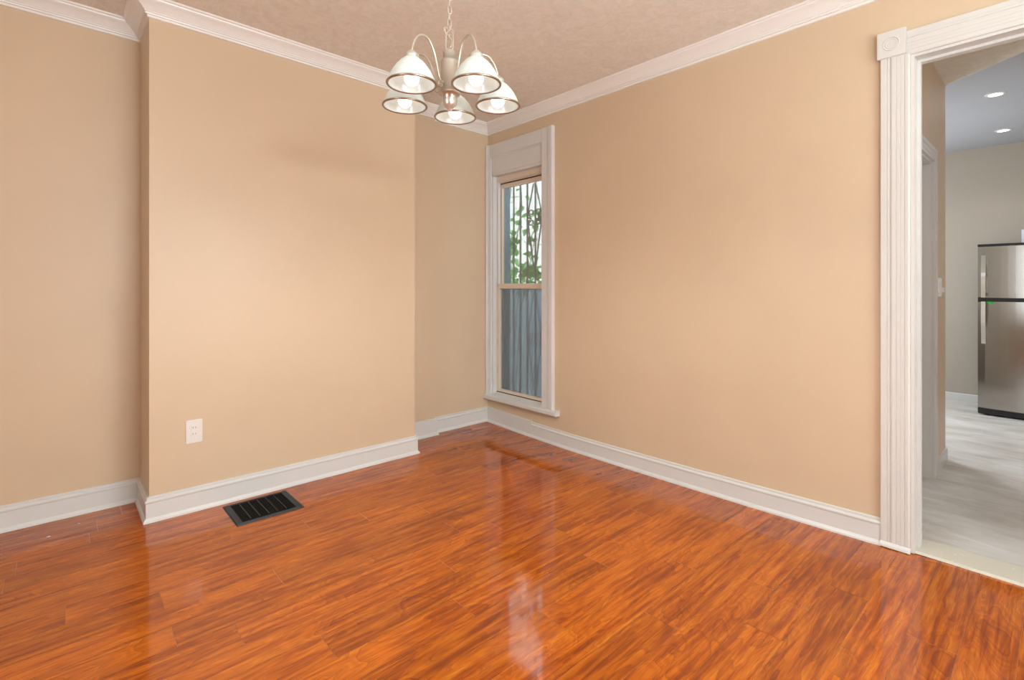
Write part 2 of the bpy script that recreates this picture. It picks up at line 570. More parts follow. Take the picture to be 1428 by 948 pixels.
WY0, WY1 = -0.70, -0.06       # window opening
DY0, DY1 = -4.02, -3.05       # doorway opening
DZ = 2.275
wall_x('wall_right', 0.0, 0.17, -2.825, 0.0, [(WY0, WY1, 0.24, 2.40)], M['wall'], 'tan wall with the narrow window beside the room corner')
wall_x('wall_doorway', 0.0, 0.10, YB - 0.12, -2.825, [(DY0, DY1, -0.05, DZ)], M['wall'], 'tan wall with the open kitchen doorway')
wall_y('wall_rear', YB - 0.12, YB, XL - 0.12, 0.17, [(-2.4, -0.7, 0.6, 2.3)], M['wall'], 'tan wall behind the viewer')
wall_x('wall_far_left', XL - 0.12, XL, YB - 0.12, 0.22, [(-3.4, -2.6, 0.6, 2.2)], M['wall'], 'tan wall to the left of the viewer')

# crown moulding
CROWN = [(0, 0), (0.086, 0), (0.086, -0.008), (0.082, -0.012), (0.076, -0.014), (0.074, -0.020), (0.066, -0.026), (0.055, -0.033), (0.044, -0.042),
         (0.034, -0.052), (0.027, -0.060), (0.023, -0.064), (0.023, -0.069), (0.017, -0.071), (0.016, -0.074), (0.019, -0.077), (0.018, -0.080), (0.010, -0.081), (0.009, -0.084), (0.009, -0.093), (0, -0.095)]
CROWN = [(p, q * 0.92) for p, q in CROWN]
crown_path = [(XL, 0.03), (BX0, 0.03), (BX0, BY), (BX1, BY), (BX1, PY), (PX1, PY), (PX1, 0), (0, 0), (0, YB)]
cp = [(x, y, zc(x) + 0.002) for x, y in crown_path]
c = MB(); c.sweep(CROWN, cp)
struct(c.build('trim_1', M['crown']), 'white crown moulding along the top of the walls', 'moulding')

# baseboards
BH = 0.122


def base_prof(h, bead=True, t=0.016, shoe=True):
    p = [(0, h)]
    if bead: p += [(0.008, h), (0.011, h - 0.003), (0.011, h - 0.013), (0.016, h - 0.016), (0.020, h - 0.020), (0.020, h - 0.027), (t, h - 0.031)]
    else: p += [(t - 0.003, h), (t, h - 0.004)]
    if shoe: p += [(t, 0.022), (t + 0.004, 0.018), (t + 0.010, 0.010), (t + 0.012, 0.0)]
    else: p += [(t, 0)]
    return p + [(0, 0)]


b = MB(); b.sweep(base_prof(0.128), [(XL, 0.03, 0), (BX0, 0.03, 0), (BX0, BY, 0), (BX1, BY, 0), (BX1, BY + 0.06, 0)])
struct(b.build('baseboard_left', M['white']), 'white baseboard around the chimney breast and left recess', 'baseboard')
b = MB(); b.sweep(base_prof(0.136, False, 0.012), [(BX1, PY, 0), (PX1, PY, 0), (PX1, -0.02, 0)])
struct(b.build('baseboard_pilaster', M['white']), 'plain white baseboard on the narrow pilaster', 'baseboard')
b = MB(); b.sweep(base_prof(0.128), [(PX1, 0, 0), (0, 0, 0)], caps=True)
struct(b.build('baseboard_back', M['white']), 'white baseboard on the short wall in the corner', 'baseboard')
b = MB()
ys = [0, -0.15, -0.3, -0.45, -0.58]
b.sweep(base_prof(0.130, False, 0.018), [(0, y, dip(0, y)) for y in ys])
struct(b.build('baseboard_window', M['white']), 'plain white baseboard piece under the window', 'baseboard')
b = MB()
ys = [-0.58, -0.8, -1.0, -1.25, -1.5, -1.75, -2.0, -2.09]
b.sweep(base_prof(BH), [(0, y, dip(0, y)) for y in ys])
ys = [-2.09, -2.34, -2.55, -2.75, -2.9, -2.938]
b.sweep(base_prof(BH + 0.003), [(0, y, dip(0, y) - 0.001) for y in ys])
struct(b.build('baseboard_right', M['white']), 'white beaded baseboard along the window wall', 'baseboard')

# ------------------------------------------------------------------ kitchen beyond the doorway
KX, KC = 4.22, 2.655
SY = -2.955                   # passage side wall
m = MB(); m.box((0.02, -6.0, -0.06), (KX + 0.1, -1.3, 0.0))
struct(m.build('floor_kitchen', M['kfloor']), 'streaky greige tile floor of the kitchen', 'floor')
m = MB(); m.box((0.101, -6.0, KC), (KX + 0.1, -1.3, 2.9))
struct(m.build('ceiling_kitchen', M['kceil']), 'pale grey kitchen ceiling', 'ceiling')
wall_x('wall_kitchen_back', KX, KX + 0.1, -6.0, -1.3, [], M['kwall'], 'beige kitchen wall behind the refrigerator')
wall_y('wall_kitchen_right', -6.1, -6.0, 0.17, KX, [], M['kwall'], 'beige kitchen wall right of the doorway')
wall_y('wall_kitchen_left', -1.4, -1.3, 1.62, KX, [(2.4, 3.6, 0.9, 2.2)], M['kwall'], 'beige kitchen wall with its window')
# passage side wall with a door in it, then the corner where the kitchen widens
PDX0, PDX1, PDZ = 0.42, 1.20, 2.005
wall_y('wall_passage', SY, SY + 0.13, 0.10, 1.745, [(PDX0, PDX1, -0.05, PDZ)], M['wall'], 'tan wall on the left of the passage past the doorway')
wall_x('wall_kitchen_corner', 1.62, 1.745, SY + 0.13, -1.3, [], M['kwall'], 'beige kitchen wall running back from the passage corner')
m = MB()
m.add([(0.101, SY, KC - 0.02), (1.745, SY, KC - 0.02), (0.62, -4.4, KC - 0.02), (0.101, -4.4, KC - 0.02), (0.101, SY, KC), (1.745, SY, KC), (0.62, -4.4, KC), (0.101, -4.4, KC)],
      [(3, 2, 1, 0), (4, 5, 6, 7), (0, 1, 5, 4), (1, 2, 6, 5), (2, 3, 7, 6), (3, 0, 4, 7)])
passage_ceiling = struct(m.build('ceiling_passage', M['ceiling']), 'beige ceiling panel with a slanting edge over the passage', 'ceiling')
b = MB()
kb = [(0, 0.078), (0.008, 0.078), (0.013, 0.070), (0.013, 0), (0, 0)]
b.sweep(kb, [(KX, -1.42, 0), (KX, -5.95, 0)])
struct(b.build('baseboard_kitchen', M['white']), 'low white baseboard on the kitchen wall', 'baseboard')
b = MB(); b.sweep(kb, [(1.335, SY, 0), (1.745, SY, 0)])
bo = b.build('baseboard_passage', M['white']); struct(bo, 'low white baseboard at the passage wall end', 'baseboard')

# doorway: fluted casings, corner block, jamb, threshold
FL = [(0, 0), (-0.018, 0), (-0.020, 0.002), (-0.020, 0.022), (-0.0185, 0.023), (-0.0185, 0.026), (-0.020, 0.027), (-0.020, 0.033), (-0.0165, 0.035), (-0.0165, 0.038), (-0.020, 0.040), (-0.021, 0.045),
      (-0.021, 0.058), (-0.0195, 0.059), (-0.0195, 0.061), (-0.021, 0.062), (-0.021, 0.073), (-0.020, 0.074), (-0.020, 0.076), (-0.021, 0.077), (-0.021, 0.088), (-0.019, 0.089), (-0.019, 0.092), (-0.021, 0.093), (-0.021, 0.105), (-0.018, 0.111), (0, 0.112)]
dr = bpy.data.objects.new('door_1', None); C.objects.link(dr); dr.location = (0, -3.5, 0)
struct(dr, 'cream fluted casing and jamb of the open kitchen doorway', 'doorway')
inv = (0, 3.5, 0)


def dpart(mb, name, mat):
    o = mb.build(name, mat, dr); o.location = inv; return o


CY = -2.936
m = MB(); m.prism([(x, CY - y) for x, y in FL], 'z', 0.0, 2.285); dpart(m, 'casing', M['casing'])
m = MB(); m.prism([(x, -4.02 + 0.012 - y) for x, y in FL], 'z', 0.0, 2.285); dpart(m, 'casing', M['casing'])
m = MB(); m.prism([(x, 2.275 + 0.112 - y) for x, y in FL], 'y', -3.035, -4.02); dpart(m, 'head_casing', M['casing'])
m = MB()
m.bbox((-0.028, -3.034, 2.285), (0.0, -2.924, 2.407), 0.002)
ring = lambda r: [(-0.028, -2.979 + r * math.cos(a * PI / 18), 2.346 + r * math.sin(a * PI / 18)) for a in range(36)]
m.tube(ring(0.030), 0.0025, 8, True)
m.tube(ring(0.022), 0.0018, 8, True)
dpart(m, 'corner_block', M['casing'])
m = MB(); m.bbox((-0.028, -4.13, 2.285), (0.0, -4.02, 2.407), 0.002); dpart(m, 'corner_block', M['casing'])
m = MB()
m.box((-0.010, DY1 - 0.012, 0.0), (0.102, DY1 + 0.002, DZ - 0.012)); m.box((0.05, DY1 - 0.024, 0.0), (0.085, DY1 - 0.012, DZ - 0.024))
m.box((-0.010, DY0 - 0.002, 0.0), (0.102, DY0 + 0.012, DZ - 0.012)); m.box((0.05, DY0 + 0.012, 0.0), (0.085, DY0 + 0.024, DZ - 0.024))
m.box((-0.010, DY0 - 0.002, DZ - 0.012), (0.102, DY1 + 0.002, DZ + 0.002)); m.box((0.05, DY0 + 0.012, DZ - 0.024), (0.085, DY1 - 0.012, DZ - 0.012))
dpart(m, 'jamb', M['casing'])
m = MB(); m.prism([(-0.021, 0), (-0.033, 0), (-0.031, 0.010), (-0.025, 0.018), (-0.021, 0.022)], 'y', CY, -3.05)
dpart(m, 'shoe_moulding', M['white'])
m = MB(); m.prism([(0.0, 0.0), (0.006, 0.011), (0.165, 0.013), (0.175, 0.002), (0.175, 0.0)], 'y', DY0 + 0.012, DY1 - 0.012)
dpart(m, 'threshold', M['threshold'])

# door in the passage side wall
d2 = bpy.data.objects.new('door_2', None); C.objects.link(d2); d2.location = (0.8, SY, 0)
struct(d2, 'white door with moulded casing in the passage side wall', 'door')
inv2 = (-0.8, -SY, 0)
CS = [(0, 0), (0, -0.016), (0.010, -0.018), (0.016, -0.013), (0.022, -0.013), (0.028, -0.018), (0.040, -0.018), (0.046, -0.012), (0.052, -0.012), (0.058, -0.021), (0.078, -0.021), (0.080, 0)]
m = MB()
k = len(CS)
frame_path = [((PDX0, 0.0), (-1, 0)), ((PDX0, PDZ), (-1, 1)), ((PDX1, PDZ), (1, 1)), ((PDX1, 0.0), (1, 0))]
vs = [(px + mx * o, SY + t, pz + mz * o) for (px, pz), (mx, mz) in frame_path for o, t in CS]
fs = [(i * k + j, i * k + (j + 1) % k, (i + 1) * k + (j + 1) % k, (i + 1) * k + j) for i in range(3) for j in range(k)]
fs += [tuple(range(k)), tuple(3 * k + j for j in range(k))]
m.add(vs, fs); o = m.build('casing', M['white'], d2); o.location = inv2
m = MB(); m.box((PDX0, SY, 0), (PDX0 + 0.012, SY + 0.13, PDZ - 0.012)); m.box((PDX1 - 0.012, SY, 0), (PDX1, SY + 0.13, PDZ - 0.012)); m.box((PDX0, SY, PDZ - 0.012), (PDX1, SY + 0.13, PDZ))
o = m.build('jamb', M['white'], d2); o.location = inv2
m = MB(); m.box((PDX0 + 0.014, SY + 0.070, 0.008), (PDX1 - 0.014, SY + 0.105, PDZ - 0.014))
for za, zb in ((0.22, 0.95), (1.08, 1.86)):
    for xa, xb in ((PDX0 + 0.11, PDX0 + 0.36), (PDX0 + 0.43, PDX0 + 0.67)):
        m.bbox((xa, SY + 0.064, za), (xb, SY + 0.072, zb), 0.004)
o = m.build('door_panel', M['white'], d2); o.location = inv2

# ------------------------------------------------------------------ window
wn = bpy.data.objects.new('window_1', None); C.objects.link(wn); wn.location = (0, -0.4, 0.24)
struct(wn, 'narrow white double hung window beside the room corner', 'window')
winv = (0, 0.4, -0.24)


def wpart(mb, name, mat, parent=wn):
    o = mb.build(name, mat, parent); o.location = winv if parent is wn else (0, 0, 0); return o


# right casing with stepped outer band, narrow left casing, head
RC = [(0, WY0), (-0.020, WY0), (-0.022, WY0 - 0.003), (-0.022, WY0 - 0.060), (-0.019, WY0 - 0.063), (-0.019, WY0 - 0.067), (-0.026, WY0 - 0.072), (-0.030, WY0 - 0.084), (-0.026, WY0 - 0.096), (-0.026, WY0 - 0.100), (-0.034, WY0 - 0.104), (-0.034, WY0 - 0.122), (0, WY0 - 0.124)]
m = MB(); m.prism(RC, 'z', 0.243, 2.481); wpart(m, 'casing', M['white'])
LC = [(0, -0.002), (-0.034, -0.004), (-0.034, -0.020), (-0.026, -0.024), (-0.026, -0.040), (-0.021, -0.044), (-0.021, WY1), (0, WY1)]
m = MB(); m.prism(LC, 'z', 0.243, 2.481); wpart(m, 'casing', M['white'])
HC = [(0, 2.37), (-0.018, 2.37), (-0.022, 2.374), (-0.022, 2.478), (-0.018, 2.481), (0, 2.481)]
m = MB(); m.prism([(x, z) for x, z in HC], 'y', WY0 + 0.0, WY1 - 0.0)
wpart(m, 'head_casing', M['white'])
m = MB(); m.box((-0.006, WY0, 2.222), (0.03, WY1, 2.40)); m.prism([(-0.006, 2.372), (-0.014, 2.372), (-0.010, 2.362), (-0.006, 2.356)], 'y', WY0, WY1)
wpart(m, 'filler_panel', M['white'])
m = MB()
m.box((0.0, WY0 - 0.0, 0.24), (0.10, WY0 + 0.012, 2.40)); m.box((0.0, WY1 - 0.012, 0.24), (0.045, WY1, 2.24)); m.box((0.045, WY1 - 0.030, 1.22), (0.075, WY1, 2.24)); m.box((0.0, WY0, 2.2), (0.16, WY1, 2.225))
wpart(m, 'jamb', M['white'])
m = MB(); m.box((0.048, WY0 + 0.012, 2.150), (0.075, WY1 - 0.012, 2.205)); m.box((0.040, WY0 + 0.012, 2.158), (0.048, WY1 - 0.012, 2.172)); m.box((0.070, WY0 + 0.012, 2.143), (0.115, WY1 - 0.012, 2.21)); wpart(m, 'head_stop', M['sash'])
m = MB(); m.prism([(0.10, 0.245), (0.10, 0.268), (0.04, 0.266), (-0.030, 0.246), (-0.050, 0.244), (-0.055, 0.238), (-0.055, 0.214), (-0.048, 0.206), (0.0, 0.206), (0.0, 0.245)], 'y', WY0, WY1)
m.prism([(0.0, 0.246), (-0.050, 0.244), (-0.055, 0.238), (-0.055, 0.214), (-0.048, 0.206), (0.0, 0.206)], 'y', -0.878, WY0)
m.prism([(0.0, 0.246), (-0.050, 0.244), (-0.055, 0.238), (-0.055, 0.214), (-0.048, 0.206), (0.0, 0.206)], 'y', WY1, -0.001)
wpart(m, 'window_stool', M['white'])


def sash(x0, z0, z1, stile, top, bot, name):
    m = MB(); ya, yb = WY0 + 0.012, WY1 - 0.012; x1 = x0 + 0.030
    m.bbox((x0, ya, z0), (x1, ya + stile, z1), 0.003); m.bbox((x0, yb - stile, z0), (x1, yb, z1), 0.003)
    m.bbox((x0, ya + stile, z1 - top), (x1, yb - stile, z1), 0.003); m.bbox((x0, ya + stile, z0), (x1, yb - stile, z0 + bot), 0.003)
    o = wpart(m, name, M['sash'])
    g = MB(); g.box((x0 + 0.013, ya + stile - 0.004, z0 + bot - 0.004), (x0 + 0.016, yb - stile + 0.004, z1 - top + 0.004))
    p = g.build('pane', M['glass'], o)
    return o


m = MB(); m.box((0.073, WY0 + 0.013, 2.136), (0.0815, WY1 - 0.013, 2.146)); m.box((0.041, WY0 + 0.013, 0.2665), (0.0445, WY1 - 0.013, 0.2725)); m.box((0.047, WY0 + 0.052, 1.1905), (0.06, WY1 - 0.052, 1.1945)); wpart(m, 'shadow_line', M['slot'])  # dark strips put in as the shadow lines around the sashes
sash(0.045, 0.270, 1.240, 0.040, 0.045, 0.026, 'lower_sash')
sash(0.082, 1.200, 2.137, 0.030, 0.036, 0.040, 'upper_sash')
m = MB(); m.box((0.120, WY0, 0.25), (0.1215, WY1 - 0.002, 1.225)); wpart(m, 'insect_screen', M['screen'])
m = MB(); m.box((0.115, WY0, 1.205), (0.128, WY1, 1.232)); m.box((0.115, WY1 - 0.014, 0.25), (0.128, WY1, 1.205)); wpart(m, 'screen_frame', M['bluegrey'])
m = MB(); m.box((0.128, WY1 - 0.006, 0.2), (0.21, WY1 + 0.08, 2.4)); m.box((0.128, WY0 - 0.08, 0.2), (0.21, WY0 + 0.006, 2.4)); wpart(m, 'outer_jamb', M['bluegrey'])

# security grille outside
gx = 0.25
gr = thing('window_grille', 'dark ornamental iron security bars outside the narrow window', 'security bars', (gx, -0.4, 0.2))
ginv = Vector((-gx, 0.4, -0.2))
BARS = [-0.073, -0.163, -0.256, -0.358, -0.460, -0.553, -0.643]


def gpart(mb, name):
    o = mb.build(name, M['iron'], gr); o.location = ginv; return o


for y in BARS:
    m = MB(); m.box((gx - 0.006, y - 0.006, 0.16), (gx + 0.006, y + 0.006, 2.34)); gpart(m, 'bar')
for z in (0.22, 1.204, 2.26):
    m = MB(); m.box((gx - 0.004, -0.70, z - 0.008), (gx + 0.004, -0.03, z + 0.008)); gpart(m, 'crossbar')


def spiral(cy, cz, r0, turns, a0, sgn):
    return [(gx - 0.010, cy + sgn * r * math.cos(a), cz + r * math.sin(a)) for r, a in
            [(r0 * (1 - 0.62 * i / 26), a0 - turns * 2 * PI * i / 26) for i in range(27)]]


for zt, zm, zb in ((2.13, 1.83, 1.385), (1.16, 0.745, 0.31)):
    m = MB(); yc = BARS[3]; wd = 0.092
    for sg in (-1, 1):
        m.tube(catmull([(gx - 0.010, yc + sg * 0.012, zt), (gx - 0.010, yc + sg * wd * 0.9, zm + 0.05), (gx - 0.010, yc + sg * wd, zm), (gx - 0.010, yc + sg * wd * 0.9, zm - 0.05), (gx - 0.010, yc + sg * 0.012, zb)], 8), 0.0066, 6)
        for up in (1, -1):
            pts = spiral(yc + sg * 0.042, zm + up * 0.042, 0.034, 1.25, -PI / 2, -sg)
            if up < 0: pts = [(a, b, 2 * (zm) - (c_ - 0) + 0) if False else (a, b, (zm - 0.042) - (c_ - (zm - 0.042))) for a, b, c_ in pts]
            pts = [(gx - 0.010, yc + sg * wd * 0.96, zm)] + pts
            m.tube(catmull(pts, 2), 0.0056, 6)
    gpart(m, 'scroll')

# vine growing behind the bars
vn = thing('climbing_vine', 'green leafy vine climbing behind the window bars', 'vine', (0.5, 0.2, 0))
sm = MB(); lf = MB()


def leaf(p, size, yaw, pitch, roll):
    R = Matrix.Rotation(yaw, 3, 'Z') @ Matrix.Rotation(pitch, 3, 'X') @ Matrix.Rotation(roll, 3, 'Y')
    pr = [(0, 0), (0.30, 0.12), (0.42, 0.38), (0.30, 0.68), (0.0, 1.0)]
    v = []
    for x, t in pr:
        for q in (-1, 0, 1):
            if q == 0: v.append((0, t, 0))
            else: v.append((q * x, t, 0.16 * abs(x) - 0.12 * t * t))
    f = []
    for i in range(4):
        for j in range(2): f.append((i * 3 + j, i * 3 + j + 1, i * 3 + j + 4, i * 3 + j + 3))
    lf.add([(Vector(p) + R @ (Vector(q) * size))[:] for q in v], f, 0, True)


stems = [[(0.55, 0.35, 0.0), (0.50, 0.28, 0.6), (0.46, 0.22, 1.1), (0.42, 0.16, 1.5), (0.40, 0.16, 1.9), (0.42, 0.14, 2.3)],
         [(0.62, 0.30, 0.0), (0.50, 0.12, 0.8), (0.42, -0.06, 1.25), (0.40, -0.16, 1.5), (0.38, -0.24, 1.78), (0.36, -0.32, 1.92)],
         [(0.58, 0.33, 0.0), (0.5, 0.16, 0.9), (0.42, 0.02, 1.26), (0.40, -0.08, 1.40), (0.38, -0.22, 1.36), (0.36, -0.34, 1.32)],
         [(0.46, 0.22, 1.1), (0.40, 0.10, 1.55), (0.38, 0.02, 1.7), (0.40, -0.02, 2.0), (0.42, 0.02, 2.25)]]
random.seed(11)
for st in stems:
    cu = catmull(st, 8)
    sm.tube([p[:] for p in cu], 0.004, 6)
    for i, p in enumerate(cu):
        if p.z < 1.16: continue
        dens = 2 if p.z < 1.9 else 1
        for q in range(dens):
            if random.random() < 0.84:
                o = Vector((random.uniform(-.05, .03), random.uniform(-.07, .07), random.uniform(-.05, .05)))
                leaf(p + o, random.uniform(0.055, 0.10), random.uniform(0, 2 * PI), random.uniform(-1.3, 0.5), random.uniform(-.7, .7))
vi = (-0.5, -0.2, 0)
sm.build('stem', M['stem'], vn).location = vi
lf.build('foliage', M['leaf'], vn).location = vi

# alley outside
m = MB(); m.box((0.21, -2.8, -0.3), (1.62, 6.0, -0.1)); struct(m.build('floor_alley', M['concrete']), 'pale concrete of the side alley outside the window', 'ground')
m = MB(); m.box((1.62, -1.3, -0.3), (1.74, 6.0, 2.65)); struct(m.build('wall_neighbour', M['siding']), 'pale board wall across the alley outside the window', 'wall')

# ------------------------------------------------------------------ chandelier
CC = Vector((-1.880, -2.070, 0)); RZ = 1.87
ch = thing('chandelier', 'brushed nickel chandelier with five white glass bell shades', 'chandelier', (CC.x, CC.y, RZ))
body = [(0.0, 2.052), (0.010, 2.050), (0.014, 2.046), (0.020, 2.043), (0.0225, 2.038), (0.0225, 2.012), (0.0255, 2.011), (0.030, 2.008), (0.031, 2.004), (0.031, 1.901), (0.035, 1.899), (0.0365, 1.895), (0.0355, 1.890), (0.030, 1.888)]
m = MB(); m.lathe([(r, z - RZ) for r, z in body], n=40); m.build('body', M['nickel'], ch)
fin = [(0.030, 1.888), (0.0275, 1.886), (0.0270, 1.868), (0.0245, 1.855), (0.019, 1.846), (0.012, 1.842), (0.009, 1.840), (0.008, 1.836), (0.004, 1.833), (0.0, 1.832)]
m = MB(); m.lathe([(r, z - RZ) for r, z in fin], n=40); m.build('finial', M['nickel'], ch)


def link_pts(z, rot, w=0.0062, l=0.0145):
    pts = []
    for i in range(20):
        a = 2 * PI * i / 20; u = w * math.cos(a); v = math.sin(a)
        v = (l - w) * (1 if v > 0 else -1) * (1 if abs(v) > 1e-9 else 0) + w * v
        pts.append((u * math.cos(rot), u * math.sin(rot), z + v))
    return pts


m = MB()
view = math.atan2(-0.6721, 0.7404)
m.tube(link_pts(2.078 - RZ, view, 0.013, 0.034), 0.0020, 8, True)
z = 2.118 - RZ; i = 0
ztop = zc(CC.x) - RZ
while z < ztop - 0.03:
    m.tube(link_pts(z, view + (PI / 2 if i % 2 == 0 else 0.15)), 0.0015, 8, True); z += 0.0235; i += 1
m.build('chain', M['nickel'], ch)
m = MB()
for q, (r, t, dz) in enumerate(((0.017, 0.5, 0.0), (0.014, -0.7, 0.006), (0.019, 1.2, -0.004))):
    m.tube([(r * math.cos(a * PI / 12) * math.cos(view + t) - 0.006 * q, r * math.cos(a * PI / 12) * math.sin(view + t), 2.112 - RZ + dz + 0.012 * math.sin(a * PI / 12)) for a in range(24)], 0.0011, 6, True)
m.tube(catmull([(0, 0, 2.05 - RZ), (0.008, -0.004, 2.08 - RZ), (-0.004, 0.004, 2.12 - RZ), (0.004, 0.002, 2.3 - RZ), (-0.003, 0.002, 2.5 - RZ), (0, 0, ztop - 0.02)], 8), 0.0014, 6)
m.build('cord', M['cord'], ch)
m = MB(); m.lathe([(0.0, ztop - 0.045), (0.012, ztop - 0.042), (0.016, ztop - 0.032), (0.048, ztop - 0.022), (0.060, ztop - 0.006), (0.061, ztop)], n=36); m.build('ceiling_canopy', M['nickel'], ch)

RR = 0.177
arm_rz = [(0.029, 1.925), (0.041, 1.924), (0.052, 1.938), (0.060, 1.965), (0.072, 2.003), (0.092, 2.036), (0.117, 2.049), (0.145, 2.041), (0.165, 2.016), (0.175, 1.988), (0.177, 1.966)]
fwd = math.atan2(0.7404, 0.6721)
shade_o = [(0.019, 0.0845), (0.0225, 0.084), (0.029, 0.0785), (0.038, 0.0715), (0.0505, 0.057), (0.0600, 0.043), (0.0675, 0.029), (0.0732, 0.015), (0.0758, 0.004), (0.0765, 0.0)]
shade_i = [(r - 0.0028, z - 0.0012) for r, z in shade_o[::-1]]
cup = [(0.0, 0.109), (0.006, 0.109), (0.011, 0.107), (0.0135, 0.103), (0.014, 0.099), (0.021, 0.0975), (0.0225, 0.095), (0.0225, 0.0815), (0.020, 0.0805), (0.0, 0.0805)]
bulb = [(0.0, -0.0060), (0.008, -0.0047), (0.0150, -0.0008), (0.0205, 0.005), (0.0235, 0.012), (0.0242, 0.019), (0.0230, 0.027), (0.0195, 0.036), (0.0155, 0.045), (0.013, 0.052)]
neck = [(0.013, 0.052), (0.0135, 0.054), (0.0135, 0.0765)]
proto = None
for kk in range(5):
    ang = fwd + kk * 2 * PI / 5
    ca, sa = math.cos(ang), math.sin(ang)
    if kk == 0:
        m = MB(); m.tube([p[:] for p in catmull([(r, 0, z - RZ) for r, z in arm_rz], 6)], 0.0038, 10)
        arm0 = m.build('arm', M['nickel'], ch)
        m = MB()
        m.tube([(0.047 + 0.013 * (1 - 0.6 * i / 30) * math.cos(1.2 + i * 0.30), 0.0, 1.915 - RZ + 0.013 * (1 - 0.6 * i / 30) * math.sin(1.2 + i * 0.30)) for i in range(31)], 0.0024, 8)
        m.lathe([(0.0, 0.004), (0.004, 0.0025), (0.0052, 0.0), (0.004, -0.0025), (0.0, -0.004)], (0.036, 0, 1.926 - RZ), 12)
        sc0 = m.build('arm_scroll', M['nickel'], arm0)
        m = MB(); m.lathe(cup, (RR, 0, 0), 28); cup0 = m.build('socket_cup', M['cup'], ch)
        m = MB(); m.lathe(shade_o + shade_i, (RR, 0, 0), 48, closed=True); sh0 = m.build('lamp_shade', M['shade'], ch)
        m = MB(); m.tube([(RR + 0.0775 * math.cos(a * PI / 24), 0.0775 * math.sin(a * PI / 24), 0.0005) for a in range(48)], 0.0040, 8, True)
        rim0 = m.build('shade_rim', M['brass'], sh0)
        m = MB(); m.lathe(bulb, (RR, 0, 0), 28); bu0 = m.build('light_bulb', M['bulb'], ch)
        m = MB(); m.lathe(neck, (RR, 0, 0), 20); nk0 = m.build('bulb_neck', M['plate'], bu0)
        for o in (arm0, cup0, sh0, bu0): o.rotation_euler = (0, 0, ang)
    l = bpy.data.lights.new('lamp_beam', 'SPOT'); l.energy = LAMP; l.spot_size = math.radians(174); l.spot_blend = 0.5
    l.shadow_soft_size = 0.05; l.color = (0.90, 0.98, 1.0)
    lo = bpy.data.objects.new('lamp_beam', l); C.objects.link(lo); lo.parent = ch
    lo.location = (RR * ca, RR * sa, -0.018)
    if kk:
        for o in (arm0, cup0, sh0, bu0):
            cpy = copy_tree(o, ch); cpy.rotation_euler = (0, 0, ang)

# ------------------------------------------------------------------ refrigerator
FX, FY, FW, FD = 3.567, -2.965, 0.72, 0.62
fr = thing('refrigerator', 'stainless steel top freezer refrigerator against the kitchen wall', 'refrigerator', (FX, FY, 0))
# local: x into depth, y negative to the right


def door_mb(z0, z1):
    """gently bowed door front"""
    m = MB(); n = 14; prof = []
    for i in range(n + 1):
        t = i / n; bow = 0.020 * (1 - (2 * t - 1) ** 2)
        e = 0.010 if i in (0, n) else 0.0
        prof.append((-bow + e + 0.012, -FW * t))
    poly = prof + [(0.065, -FW), (0.065, 0)]
    k = len(poly); v = [(p[0], p[1], z0) for p in poly] + [(p[0], p[1], z1) for p in poly]
    for j in range(k): m.add([v[j], v[(j + 1) % k], v[k + (j + 1) % k], v[k + j]], [(0, 1, 2, 3)], 0, False)
    m.add(v[:k], [tuple(range(k))[::-1]]); m.add(v[k:], [tuple(range(k))])
    return m


m = MB(); m.bbox((0.070, -FW + 0.004, 0.03), (FD, -0.004, 1.600), 0.004); m.build('body', M['black'], fr)
m = MB(); m.bbox((0.000, -FW, 1.588), (FD, 0, 1.612), 0.003); m.build('top_cap', M['black'], fr)
fd = door_mb(1.108, 1.588).build('freezer_door', M['steel'], fr)
ld = door_mb(0.070, 1.072).build('refrigerator_door', M['steel'], fr)
m = MB(); m.box((0.012, -FW + 0.01, 1.066), (0.07, -0.001, 1.112)); m.build('door_gasket', M['black'], fr)
m = MB(); m.bbox((0.020, -FW, 0.012), (0.08, 0, 0.068), 0.004)
for i in range(3): m.box((0.016, -FW + 0.03, 0.024 + i * 0.013), (0.021, -0.10, 0.029 + i * 0.013))
m.build('kick_plate', M['black'], fr)
for yy in (-0.06, -FW + 0.06):
    m = MB(); m.lathe([(0.0, 0.0), (0.018, 0.0), (0.018, 0.012), (0.010, 0.014), (0.010, 0.031)], (0.09, yy, 0), 16); m.build('foot', M['black'], fr)


def handle_mb(z0, z1, flip):
    m = MB(); n = 12; pts = []
    for i in range(n + 1):
        t = i / n; q = t if not flip else 1 - t
        off = -0.012 - 0.040 * math.sin(PI * min(1, q * 1.0) * 0.5 + 0.0) * (1 if q < 0.999 else 1)
        off = -0.010 - 0.042 * (1 - (1 - q) ** 2) if q < 0.5 else -0.010 - 0.042 * (0.75 + 0.25 * math.cos((q - 0.5) * PI))
        pts.append((off, z0 + (z1 - z0) * t))
    poly = [(a, b) for a, b in pts] + [(a + 0.010, b) for a, b in pts[::-1]]
    m.prism([(a, b) for a, b in poly], 'y', -0.058, -0.027)
    for zz, o in ((pts[1][1], pts[1][0]), (pts[-2][1], pts[-2][0])):
        m.box((o + 0.006, -0.054, zz - 0.012), (0.008, -0.031, zz + 0.012))
    return m


handle_mb(1.110, 1.508, True).build('handle', M['handle'], fd)
handle_mb(0.676, 1.072, False).build('handle', M['handle'], ld)
m = MB(); m.add([(-0.0055, -0.062, 1.071), (-0.0075, -0.118, 1.071), (-0.0068, -0.100, 1.052), (-0.006, -0.075, 1.050)] + [(-0.0045, -0.062, 1.071), (-0.0065, -0.118, 1.071), (-0.0058, -0.100, 1.052), (-0.005, -0.075, 1.050)],
               [(0, 1, 2, 3), (4, 5, 6, 7), (0, 1, 5, 4), (1, 2, 6, 5), (2, 3, 7, 6), (3, 0, 4, 7)])
o = m.build('sticker', M['green'], ld); o['label'] = 'small green sticker'

